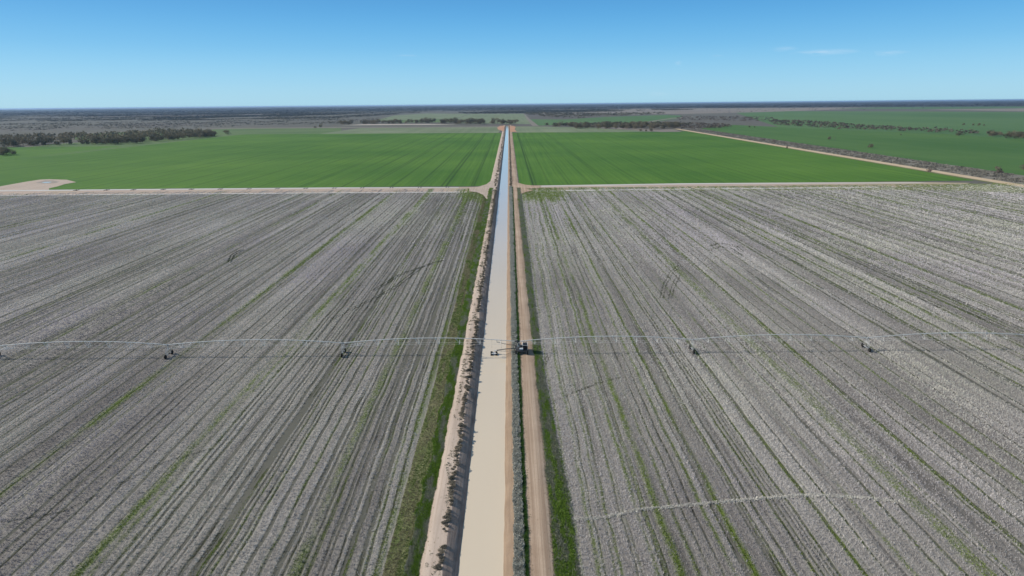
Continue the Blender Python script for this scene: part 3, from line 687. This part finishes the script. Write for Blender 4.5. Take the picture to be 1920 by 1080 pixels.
for me, tm in TREES: me.materials.append(LEAF); tm.materials.append(BARK)
SHRT = [crown_mesh(300 + i, 5.5, 7.5, 300, .05, .38) for i in range(4)]
for me, tm in SHRT: me.materials.append(LEAFP); tm.materials.append(BARK)
def tree(x, y, s, label, cat='tree', group=None, kind=0, name='tree'):
    me, tm = (TREES if kind == 0 else SHRT)[rng.integers(8 if kind == 0 else 4)]
    o = empty(name, (x, y, -.05), rng.uniform(0, TAU)); o.scale = (s * rng.uniform(.85, 1.2), s * rng.uniform(.85, 1.2), s)
    link('crown', me, None, o); link('trunk', tm, None, o)
    return tag(o, label, cat, group)
def fill(poly, n_, smin, smax, label, group, kind=0, front=.0, name='tree', dmin=6):
    P = np.array([g(*p) for p in poly]); lo, hi = P.min(0), P.max(0); out = []; tries = 0
    while len(out) < n_ and tries < 40000:
        tries += 1; q = lo + (hi - lo) * rng.uniform(0, 1, 2); ins = False
        for i in range(len(P)):
            a, b_ = P[i], P[i - 1]
            if (a[1] > q[1]) != (b_[1] > q[1]) and q[0] < (b_[0] - a[0]) * (q[1] - a[1]) / (b_[1] - a[1]) + a[0]: ins = not ins
        if ins and all((q[0] - o[0]) ** 2 + (q[1] - o[1]) ** 2 > dmin ** 2 for o in out): out.append(q)
    for q in out: tree(q[0], q[1], rng.uniform(smin, smax), label, 'tree', group, kind, name)
    return out
# wood left: front rows near the crop as individuals; the mass behind is one stuff object
fill([(-60, 279), (60, 275), (130, 272.6), (240, 271), (300, 265.5), (415, 255.5), (405, 253), (300, 260.5), (240, 266), (130, 269), (50, 270.5), (-60, 273)], 120, .85, 1.2, 'dark gum tree on the edge of the wood beyond the left crop', 'gum trees of the wood beyond the left crop', dmin=7)
def mass(name, poly_list, n_, hmin, hmax, wmin, wmax, mat, label, cat='wood', seg=1, power=0, keepf=None):
    """uncountable bush or forest canopy: many leafy lumps in one mesh"""
    Vs = []; 
    for poly, share in poly_list:
        P = np.array([g(*p) for p in poly]); lo, hi = P.min(0), P.max(0); m = int(n_ * share); Q = np.zeros((0, 2))
        while len(Q) < m:
            q = rng.uniform(0, 1, (m * 4, 2)); 
            if power: q[:, 1] = (np.exp(q[:, 1] * power) - 1) / (math.exp(power) - 1)
            q = lo + (hi - lo) * q; ins = np.zeros(len(q), bool)
            for i in range(len(P)):
                a, b_ = P[i], P[i - 1]; c1 = (a[1] > q[:, 1]) != (b_[1] > q[:, 1])
                xx = (b_[0] - a[0]) * (q[:, 1] - a[1]) / (b_[1] - a[1] + 1e-9) + a[0]; ins ^= c1 & (q[:, 0] < xx)
            if keepf is not None: ins &= keepf(q[:, 0], q[:, 1])
            Q = np.concatenate([Q, q[ins]])
        Q = Q[:m]; h = rng.uniform(hmin, hmax, m); w_ = rng.uniform(wmin, wmax, m); K = 14
        d_ = rng.normal(size=(m, K, 3)); d_ /= np.linalg.norm(d_, axis=2, keepdims=True); d_[..., 2] = np.abs(d_[..., 2])
        c_ = d_ * rng.uniform(.6, 1, (m, K, 1)) * np.stack([w_ / 2, w_ / 2, h * .55], 1)[:, None] + np.stack([Q[:, 0], Q[:, 1], h * .38], 1)[:, None]
        sz = np.stack([w_ * .17, w_ * .17, h * .15], 1)[:, None, None]
        Vs.append((c_[:, :, None] + rng.normal(size=(m, K, 3, 3)) * sz).reshape(-1, 3))
    V = np.concatenate(Vs)
    return tag(link(name, fast_mesh(name, V, np.arange(len(V)), 3), mat), label, cat, None, 'stuff')
mass('distant_wood', [([(-400, 285), (-60, 273), (50, 270), (130, 268), (240, 265), (300, 260), (400, 252.5), (395, 249.5), (300, 247.5), (200, 255.5), (110, 256), (60, 259), (-60, 264), (-400, 270)], 1)], 800, 11, 16, 10, 16, LEAF, 'mass of dark gum trees filling the wood behind its front row, beyond the left crop')
fill([(640, 234.5), (700, 233), (815, 231), (815, 229), (700, 231), (640, 232.5)], 52, 1.0, 1.4, 'dark tree in the thin row left of the canal end', 'row of trees left of the canal end', dmin=9)
fill([(825, 232.2), (900, 233.8), (975, 234.2), (978, 232), (900, 230.8), (825, 229.8)], 46, 1.1, 1.6, 'dark tree in the row closing off the far end of the canal', 'row of trees at the canal end', dmin=8)
fill([(1010, 238), (1080, 241.5), (1200, 243.5), (1262, 241.5), (1280, 238), (1200, 237.5), (1080, 237.5)], 76, 1.0, 1.4, 'dark tree in the thick belt behind the right crop', 'belt of trees behind the right crop', dmin=10)
mass('distant_wood', [([(985, 216), (1040, 222), (1100, 223.5), (1110, 219.5), (1200, 217), (1250, 214.5), (1245, 212), (1100, 213.8), (985, 212)], .7), ([(1020, 237), (1280, 237.5), (1300, 235), (1150, 233), (1060, 236)], .3)], 700, 9, 14, 12, 20, LEAF, 'dark far wood beyond the green paddock right of the canal')
mass('distant_wood', [([(1262, 243), (1330, 242.5), (1372, 240), (1368, 235), (1300, 232), (1262, 234)], .22), ([(1270, 226), (1400, 228), (1460, 226), (1450, 221), (1300, 219), (1270, 220)], .26), ([(1458, 236), (1580, 243.2), (1700, 247.8), (1832, 252.5), (1830, 248), (1700, 241), (1600, 235), (1560, 231), (1470, 226), (1440, 228)], .5)], 900, 5, 9, 7, 13, LEAFP, 'long greyish band of low scrubby trees across the right pasture')
fill([(1852, 258), (1925, 262.5), (1990, 268), (1990, 262), (1925, 257.5), (1855, 253)], 20, .75, 1.0, 'dark tree in the grove at the right edge beyond the pasture', 'grove at the right edge', dmin=6)
fill([(-10, 295), (16, 291.5), (18, 287.5), (-10, 287)], 7, .7, 1.0, 'dark tree in the small clump at the left edge of the crops', 'clump at the left edge', dmin=6)
for (px, py, s, kd, lb) in [(424, 252.5, 1.05, 0, 'lone dark tree standing just right of the wood beyond the left crop'), (27, 291, .6, 0, 'small round tree beside the clump at the left edge'),
    (1744, 322.5, .85, 1, 'dark bush on the near edge of the tan farm road at right'), (1876, 325, 1.35, 1, 'bare brownish round tree in the scrub strip near the right edge'), (1922, 318, 1.2, 1, 'greyish bush cut by the right edge of the picture'),
    (1451, 266, 1.0, 1, 'brownish round bush beside the tan farm road, larger one of two'), (1431, 264, .8, 1, 'dark low bush beside the tan farm road, smaller one of two'), (1476, 278, .7, 1, 'small dark bush on the crop side of the tan farm road'),
    (1632, 277.5, .62, 0, 'lone dark tree in the middle of the right pasture'), (1555, 263, .55, 0, 'low dark tree beside the dead tree in the right pasture'), (1689, 253, .5, 1, 'small lone bush in the far right pasture'),
    (1799, 255, .75, 0, 'round dark tree standing in front of the scrub band at right'), (1573, 243, .6, 0, 'small dark tree left in front of the scrub band'), (1201, 246.8, .5, 0, 'small dark tree in the dry patch behind the right crop, leftmost of three'),
    (1211, 247, .45, 0, 'smallest dark tree in the dry patch behind the right crop, middle of three'), (1221, 246.5, .7, 0, 'bushy dark tree in the dry patch behind the right crop, rightmost of three'),
    (1807, 235, .6, 0, 'tiny lone tree in the upper right pasture, leftmost of the four'), (1824, 235.5, .5, 0, 'tiny lone tree in the upper right pasture, second of the four'), (1835, 235.8, .6, 0, 'tiny lone tree in the upper right pasture, third of the four'), (1845, 235.5, .8, 1, 'brownish lone tree in the upper right pasture, rightmost of the four'),
    (602, 240.5, 1.0, 0, 'dark tree on the pale track left of the tree row'), (590, 240.3, .7, 0, 'small dark tree on the pale track, leftmost'), (1415, 239, .7, 1, 'brownish bush between the farm road wood and the scrub band'), (1405, 238.5, .9, 1, 'wide low brownish bush in the pasture near the wood')]:
    x, y = g(px, py); tree(x, y, s, lb, 'tree' if kd == 0 else 'bush', None, kd, 'tree' if kd == 0 else 'bush')
# dead grey tree in pasture
x, y = g(1565, 263); o = empty('dead_tree', (x, y, 0)); mb = MB()
mb.tube([(0, 0, 0), (.3, 0, 3), (0, 0, 7)], .4, 6, .15); o2 = mb.build('trunk', BARK, o)
for a in range(6):
    mb = MB(); mb.tube([(.2, 0, 2.5 + a * .7), (math.cos(a * 2.2) * 1.8, math.sin(a * 2.2) * 1.8, 4.5 + a * .7)], .14, 5, .05); mb.build('branch', BARK, o)
tag(o, 'bare grey dead tree standing in the right pasture', 'tree')
# scrub strip beside the farm road
u = rng.uniform(0, 1, 5200); y = 560 * ((dr0[1] + 60) / 560) ** u; x = road_x(y) + 9 + 50 * rng.uniform(0, 1, len(y)); k = noise(x / 9., y / 9., 66) > .3; x, y = x[k], y[k]
blade_obj('roadside_scrub', [blades(np.stack([x, y, x * 0 + .1], 1), rng.uniform(.8, 1.7, len(x)), np.full(len(x), .9), 9, np.full(len(x), 1.6), green(len(x), (.13, .12, .095), (.29, .275, .23)), .9)], label='low grey scrub filling the strip beside the tan farm road', cat='scrub', kind='stuff')
# left plain scrub (purplish grey bush country), plain right, and the dark forest to the horizon
cl = lambda a, s_: (lambda x, y: fbm(x / s_, y / (s_ * 2.2), a, 3) > .46)
mass('scrubland', [([(-500, 240), (0, 229), (400, 226), (640, 222), (760, 214), (860, 208.5), (640, 206.8), (0, 210), (-500, 215)], 1)], 42000, 3, 6.5, 7, 17, SCRUBM, 'grey bush country dotted with low scrub behind the left fields', 'scrub', keepf=cl(81, 260.), power=2.6)
mass('scrubland', [([(-500, 262), (0, 246), (400, 238.8), (640, 232), (740, 222), (640, 222), (400, 227), (0, 232), (-500, 240)], 1)], 5000, 2, 4.5, 4, 9, SCRUBM, 'scattered small shrubs on the bare plain behind the left wood', 'scrub', keepf=cl(84, 90.))
mass('scrubland', [([(860, 212), (1040, 212), (1300, 206), (1300, 204.5), (1040, 205), (860, 207.5)], 1)], 6000, 4, 8, 9, 20, SCRUBM, 'grey scrub between the far wood and the horizon forest', 'scrub', keepf=cl(88, 350.))
mass('scrubland', [([(1300, 213), (1500, 209), (1900, 199), (1500, 199.5), (1300, 204)], 1)], 160, 4, 8, 8, 18, SCRUBM, 'few scattered trees on the dry plain at upper right', 'scrub')
def ring_forest(name, n_, r0_, r1_, a0, a1, h0, h1, w0, w1, label, clump=None):
    Q = np.zeros((0, 2))
    while len(Q) < n_:
        r = r0_ * (r1_ / r0_) ** rng.uniform(0, 1, n_); a = R(a0) + R(a1 - a0) * rng.uniform(0, 1, n_)
        x, y = r * np.sin(a), r * np.cos(a); k = np.ones(len(x), bool) if clump is None else fbm(x / clump, y / (clump * 1.6), 99, 3) > .5
        Q = np.concatenate([Q, np.stack([x, y], 1)[k]])
    Q = Q[:n_]; h = rng.uniform(h0, h1, n_); w_ = rng.uniform(w0, w1, n_) * (np.hypot(Q[:, 0], Q[:, 1]) / r0_); K = 8
    d_ = rng.normal(size=(n_, K, 3)); d_ /= np.linalg.norm(d_, axis=2, keepdims=True); d_[..., 2] = np.abs(d_[..., 2])
    c_ = d_ * rng.uniform(.5, 1, (n_, K, 1)) * np.stack([w_ / 2, w_ / 2, h * .5], 1)[:, None] + np.stack([Q[:, 0], Q[:, 1], h * .42], 1)[:, None]
    V = (c_[:, :, None] + rng.normal(size=(n_, K, 3, 3)) * np.stack([w_ * .2, w_ * .2, h * .13], 1)[:, None, None]).reshape(-1, 3)
    return tag(link(name, fast_mesh(name, V, np.arange(len(V)), 3), FORESTM), label, 'forest', None, 'stuff')
ring_forest('distant_forest', 9000, 5200, 9000, -60, 8, 7, 11, 16, 30, 'broken dark tree country on the plain before the horizon, left and centre', 900.)
ring_forest('distant_forest', 26000, 9500, 45000, -60, 60, 12, 18, 45, 110, 'dark blue forest lying all along the horizon')
sheet('forest_floor', [(0, 0)] * 0 + [(9300 * math.sin(R(a)), 9300 * math.cos(R(a))) for a in range(-62, 63, 4)] + [(90000 * math.sin(R(a)), 90000 * math.cos(R(a))) for a in range(62, -63, -4)], simple('forest_floor_soil', (.055, .058, .05), .95, 0, .3, .0005), .5, ground=True)

# ------------------------------------------------------------------ culvert pipes on the left cross road
words = ['nearest', 'second', 'third', 'fourth', 'fifth', 'sixth', 'seventh', 'eighth', 'ninth', 'tenth', 'eleventh', 'twelfth', 'thirteenth', 'farthest']
mbp = MB(); mbp.tube([(0, -2.8, .12), (0, 2.8, .12)], .26, 10); pipe_me = mbp.mesh('pipe'); pipe_me.materials.append(CONC)
for i, px in enumerate([839, 787, 734, 679, 627, 573, 520, 467, 413, 359, 306, 250, 200, 143]):
    x, y = g(px, 352.9 + (640 - px) * .0082); o = empty('culvert', (x, y, 0))
    for sx in (-1.15, 1.15): q = link('pipe', pipe_me, None, o); q.location.x = sx
    tag(o, f'pair of dark culvert pipes on the left cross road, {words[i]} {"to" if i == 0 else "from"} the canal' if i < 13 else 'pair of dark culvert pipes on the left cross road, farthest from the canal', 'culvert', 'culvert pairs along the left cross road')

# ------------------------------------------------------------------ lateral-move irrigator
YI = g(972, 662)[1]; XT = 2.8; SP = 54.3; PH = 3.9
root = empty('irrigation_machine', (0, 0, 0))
tag(root, 'long arched galvanised irrigation boom on wheeled towers spanning both stubble fields and the canal', 'irrigator')
def arch(t): return PH + 1.35 * 4 * t * (1 - t)
dr = MB(); dr.tube([(0, 0, .08), (0, -.12, .25), (0, -.25, 0), (0, -.25, -2.4)], .016, 4); dr.box((0, -.25, -2.45), (.1, .1, .14))
drop_me = dr.mesh('sprinkler_drop'); drop_me.materials.append(HOSE)
def span(k):
    xa, xb = XT + SP * k, XT + SP * (k + 1); mb = MB()
    if k == 0: xa += .6
    if k == -1: xb -= .6
    P = [(xa + (xb - xa) * t, YI, arch(t)) for t in np.linspace(0, 1, 25)]
    mb.tube(P, .12, 8); pipe = mb.build('pipe_span', GALV, root)
    tr = MB(); nv = 8; J = []
    for j in range(nv):
        t = (j + .75) / (nv + .5); x = xa + (xb - xa) * t; low = arch(t) - 1.75 * (4 * t * (1 - t)) ** .35
        J.append((x, t, low))
    for s in (-1, 1):
        pts = [(xa + .2, YI, PH)] + [(x, YI + s * .75, low) for x, t, low in J] + [(xb - .2, YI, PH)]
        tr.tube(pts, .022, 4)
        for x, t, low in J:
            for dx in (-1.5, 1.5 if False else 0.0): tr.tube([(x + dx, YI, arch(min(1, max(0, t + dx / SP)))), (x, YI + s * .75, low)], .042, 4)
    for x, t, low in J: tr.tube([(x, YI - .75, low), (x, YI + .75, low)], .030, 4)
    tr.build('truss', GALV, pipe)
    for j in range(18):
        t = (j + .5) / 18; dq = link('sprinkler_drop', drop_me, None, pipe); dq.location = (xa + (xb - xa) * t, YI, arch(t))
for k in range(-4, 4): span(k)
wheel_me = {}
mb = MB(); mb.lathe((0, 0, 0), (1, 0, 0), [(-.19, .36), (-.19, .56), (-.13, .64), (.13, .64), (.19, .56), (.19, .36)], 20)
for j in range(16):
    a = TAU * j / 16; mb.box((0, 0, 0), (.001, .001, .001)) if False else mb.tube([(-.17, math.cos(a) * .655, math.sin(a) * .655), (.17, math.cos(a + .2) * .655, math.sin(a + .2) * .655)], .035, 4)
tyre_me = mb.mesh('tyre'); tyre_me.materials.append(TYRE)
mb = MB(); mb.lathe((0, 0, 0), (1, 0, 0), [(-.12, .12), (-.12, .37), (.12, .37), (.12, .12)], 16); rim_me = mb.mesh('rim'); rim_me.materials.append(RIMM)
def wheel(par, x, y, s=1.0):
    w_ = link('wheel', tyre_me, None, par); w_.location = (x, y, .66 * s + (.3 if abs(x - 5) < 5 else 0) * 0); w_.scale = (s, s, s); link('rim', rim_me, None, w_); return w_
def tower(k):
    t_ = empty('drive_tower', (XT + SP * k, YI, 0)); t_.parent = root
    mb = MB(); mb.box((0, 0, .86), (.16, 4.3, .20)); mb.build('base_beam', RIMM, t_)
    for sx, sy in ((-1, -1), (1, -1), (-1, 1), (1, 1)):
        mb = MB(); mb.tube([(sx * .35, sy * .12, PH - .05), (0 + sx * .08, sy * 1.95, .92)], .055, 6); mb.build('leg', RIMM, t_)
    mb = MB(); mb.tube([(.22, -1.0, 2.45), (.22, 1.0, 2.45)], .035, 5); mb.tube([(-.22, -1.0, 2.45), (-.22, 1.0, 2.45)], .035, 5); mb.tube([(-.22, -1.0, 2.45), (.22, -1.0, 2.45)], .035, 5); mb.tube([(-.22, 1.0, 2.45), (.22, 1.0, 2.45)], .035, 5)
    mb.tube([(0, -.6, .95), (0, 0, 3.6), (0, .6, .95)], .03, 5); mb.build('cross_brace', GALV, t_)
    mb = MB(); mb.box((.22, 0, 1.02), (.34, .55, .30)); mb.cyl((.22, .45, 1.02), (0, 1, 0), .12, .4, 12); mb.build('drive_motor', DARKS, t_)
    mb = MB(); mb.box((.15, -.2, PH + .05), (.32, .28, .42)); mb.build('control_box', RIMM, t_)
    if k < 0:
        mb = MB(); mb.tube([(.4, -.75, 2.7), (7.0, -.75, 3.55), (7.6, 0, arch(7.6 / SP))], .045, 6); mb.tube([(.4, .65, 2.7), (6.6, .65, 3.6), (7.6, 0, arch(7.6 / SP))], .04, 6); mb.build('boom_pipe', WHITEP, t_)
    for sy in (-1, 1): wheel(t_, 0, sy * 2.15)
for k in (-4, -3, -2, -1, 1, 2, 3, 4): tower(k)
# power cart on the road beside the canal
BZ = .28
cart = empty('power_cart', (XT + .3, YI, BZ)); cart.parent = root
mb = MB()
for x in (-.9, 2.6):
    mb.box((x, 0, 1.05), (.16, 5.2, .2))
for y in (-2.3, -.8, .8, 2.3): mb.box((1.05, y, 1.07), (3.74, .14, .16))
mb.box((.9, .2, 1.17), (3.2, 4.2, .05)); mb.box((.9, -.1, .8), (2.6, 3.2, .35))  # deck slabs added as dark bulk to deepen the cart's underbody shadow
mb.build('chassis', DARKS, cart)
for sx in (-.9, 2.6):
    for sy in (-2.15, 2.15): wheel(cart, sx, sy, 1.0)
for sx, sy in ((-.9, -1.9), (-.9, 1.9), (1.5, -1.6), (1.5, 1.6)):
    mb = MB(); mb.tube([(sx, sy, 1.1), (-.5, sy * .18, PH - BZ + .1)], .09, 6); mb.build('leg', DARKS, cart)
mb = MB(); mb.tube([(-.45, -1.0, 2.4), (.75, -.9, 2.4), (.75, .9, 2.4), (-.45, 1.0, 2.4), (-.45, -1.0, 2.4)], .045, 5); mb.build('cross_brace', WHITEP, cart)
mb = MB(); mb.box((1.95, .1, 1.9), (1.3, 2.8, 1.4)); mb.box((1.95, .1, 2.67), (1.0, 2.2, .14)); mb.box((1.9, 1.6, 1.75), (.9, .22, 1.0)); mb.box((.75, .35, 1.65), (.8, 1.1, .9)); eng = mb.build('engine', ENGM, cart)
mb = MB(); mb.tube([(2.2, -.5, 2.7), (2.2, -.5, 3.5), (2.4, -.5, 3.7)], .08, 8); mb.build('exhaust_pipe', DARKS, eng)
mb = MB(); mb.cyl((.75, -1.35, 1.55), (1, 0, 0), .36, 1.1, 16); mb.build('fuel_tank', WHITEP, cart)
mb = MB(); mb.box((.1, 1.5, 1.9), (.6, .5, 1.2)); mb.box((.1, 1.5, 2.53), (.7, .6, .05)); mb.build('control_panel', WHITEP, cart)
mb = MB(); mb.tube([(1.2, -1.45, 1.2), (1.2, -1.45, 2.8), (1.2, 1.65, 2.8), (1.2, 1.65, 1.2)], .06, 6); mb.tube([(2.7, -1.45, 1.2), (2.7, -1.45, 2.7), (2.7, 1.65, 2.7), (2.7, 1.65, 1.2)], .05, 6); mb.tube([(1.2, 1.65, 2.8), (2.7, 1.65, 2.7)], .05, 6); mb.tube([(1.2, -1.45, 2.8), (2.7, -1.45, 2.7)], .05, 6); mb.build('guard_frame', WHITEP, cart)
mb = MB(); mb.cyl((.3, .0, 1.6), (0, 1, 0), .34, .7, 16); mb.tube([(.3, .0, 1.75), (.1, .0, 2.6), (-.5, 0, PH - BZ)], .13, 10); mb.build('pump', DARKS, cart)
mb = MB(); mb.cyl((-.5, 0, PH - BZ), (1, 0, 0), .16, 1.5, 12); mb.cyl((-.5, 0, PH - BZ + .15), (0, 0, 1), .2, .5, 12); mb.build('pipe_joint', DARKS, cart)
# suction boom to the float in the canal
bm = MB(); XF = -7.6 + 3.0
fx = g(926, 664)[0] - XT - .3; fy = g(926, 664.5, -.9)[1] - YI
ds = []
A1, B1 = Vector((-.2, -.9, 1.5)), Vector((fx + .9, fy + .2, .15))
bm.tube([A1, A1.lerp(B1, .5) + Vector((0, 0, .22)), B1], .15, 8); boom = bm.build('suction_boom', DARKS, cart)
bm = MB(); bm.tube([A1 + Vector((0, -.45, -.5)), A1.lerp(B1, .55) + Vector((0, -.4, -.45)), B1 + Vector((0, -.2, -.1))], .05, 6)
for t in (.2, .4, .6, .8):
    p_ = A1.lerp(B1, t); bm.tube([p_ + Vector((0, 0, .15)), p_ + Vector((0, -.42, -.47))], .035, 5)
bm.build('boom_brace', DARKS, boom)
bm = MB(); bm.tube([(-.4, 1.6, 1.6), (-3.2, 2.2, 1.75), (-7.0, 3.3, 2.3)], .08, 6)
for t in (.3, .62): bm.tube([(-.4 - 6.6 * t, 1.6 + 1.7 * t, 1.65 + .6 * t), (-.4 - 6.6 * t, 1.6 + 1.7 * t, 1.2 + .6 * t)], .03, 5)
bm.build('side_boom', DARKS, cart)
fl = empty('float', (fx, fy, -.95 - BZ)); fl.parent = cart
for sx in (-.75, .75):
    bm = MB(); bm.lathe((sx, 0, .12), (0, 1, 0), [(-1.0, .18), (-.9, .34), (.9, .34), (1.0, .18)], 14); bm.build('drum', HOSE, fl)
for sx in (-.75, .75):
    bm = MB(); bm.cyl((sx, .25, .62), (0, 0, 1), .36, .5, 16); bm.cyl((sx, .25, .9), (0, 0, 1), .22, .12, 12); bm.build('strainer', ENGM, fl)
bm = MB(); bm.box((0, 0, .5), (1.5, 1.2, .06)); bm.tube([(0, .25, .5), (0, .25, 1.25), (.9, .2, 1.3)], .13, 8); bm.build('float_frame', WHITEP, fl)

# ------------------------------------------------------------------ haze: closed box of pale air
hm = bpy.data.materials.new('haze_air'); hm.use_nodes = True; nt = hm.node_tree; nt.nodes.clear()
out = nt.nodes.new('ShaderNodeOutputMaterial'); pv = nt.nodes.new('ShaderNodeVolumePrincipled')
pv.inputs['Color'].default_value = (.48, .70, 1, 1); pv.inputs['Density'].default_value = 2.3e-5; pv.inputs['Anisotropy'].default_value = .2
nt.links.new(pv.outputs[0], out.inputs['Volume'])
mb = MB(); mb.box((0, 0, 39.), (260000, 260000, 82.))
tag(mb.build('haze', hm), 'thin pale blue haze over the whole plain', 'haze', None, 'stuff')

sc = bpy.context.scene
sc.render.engine = 'CYCLES'
sc.cycles.use_denoising = True
sc.cycles.max_bounces = 5; sc.cycles.diffuse_bounces = 2; sc.cycles.volume_bounces = 0; sc.cycles.transparent_max_bounces = 4
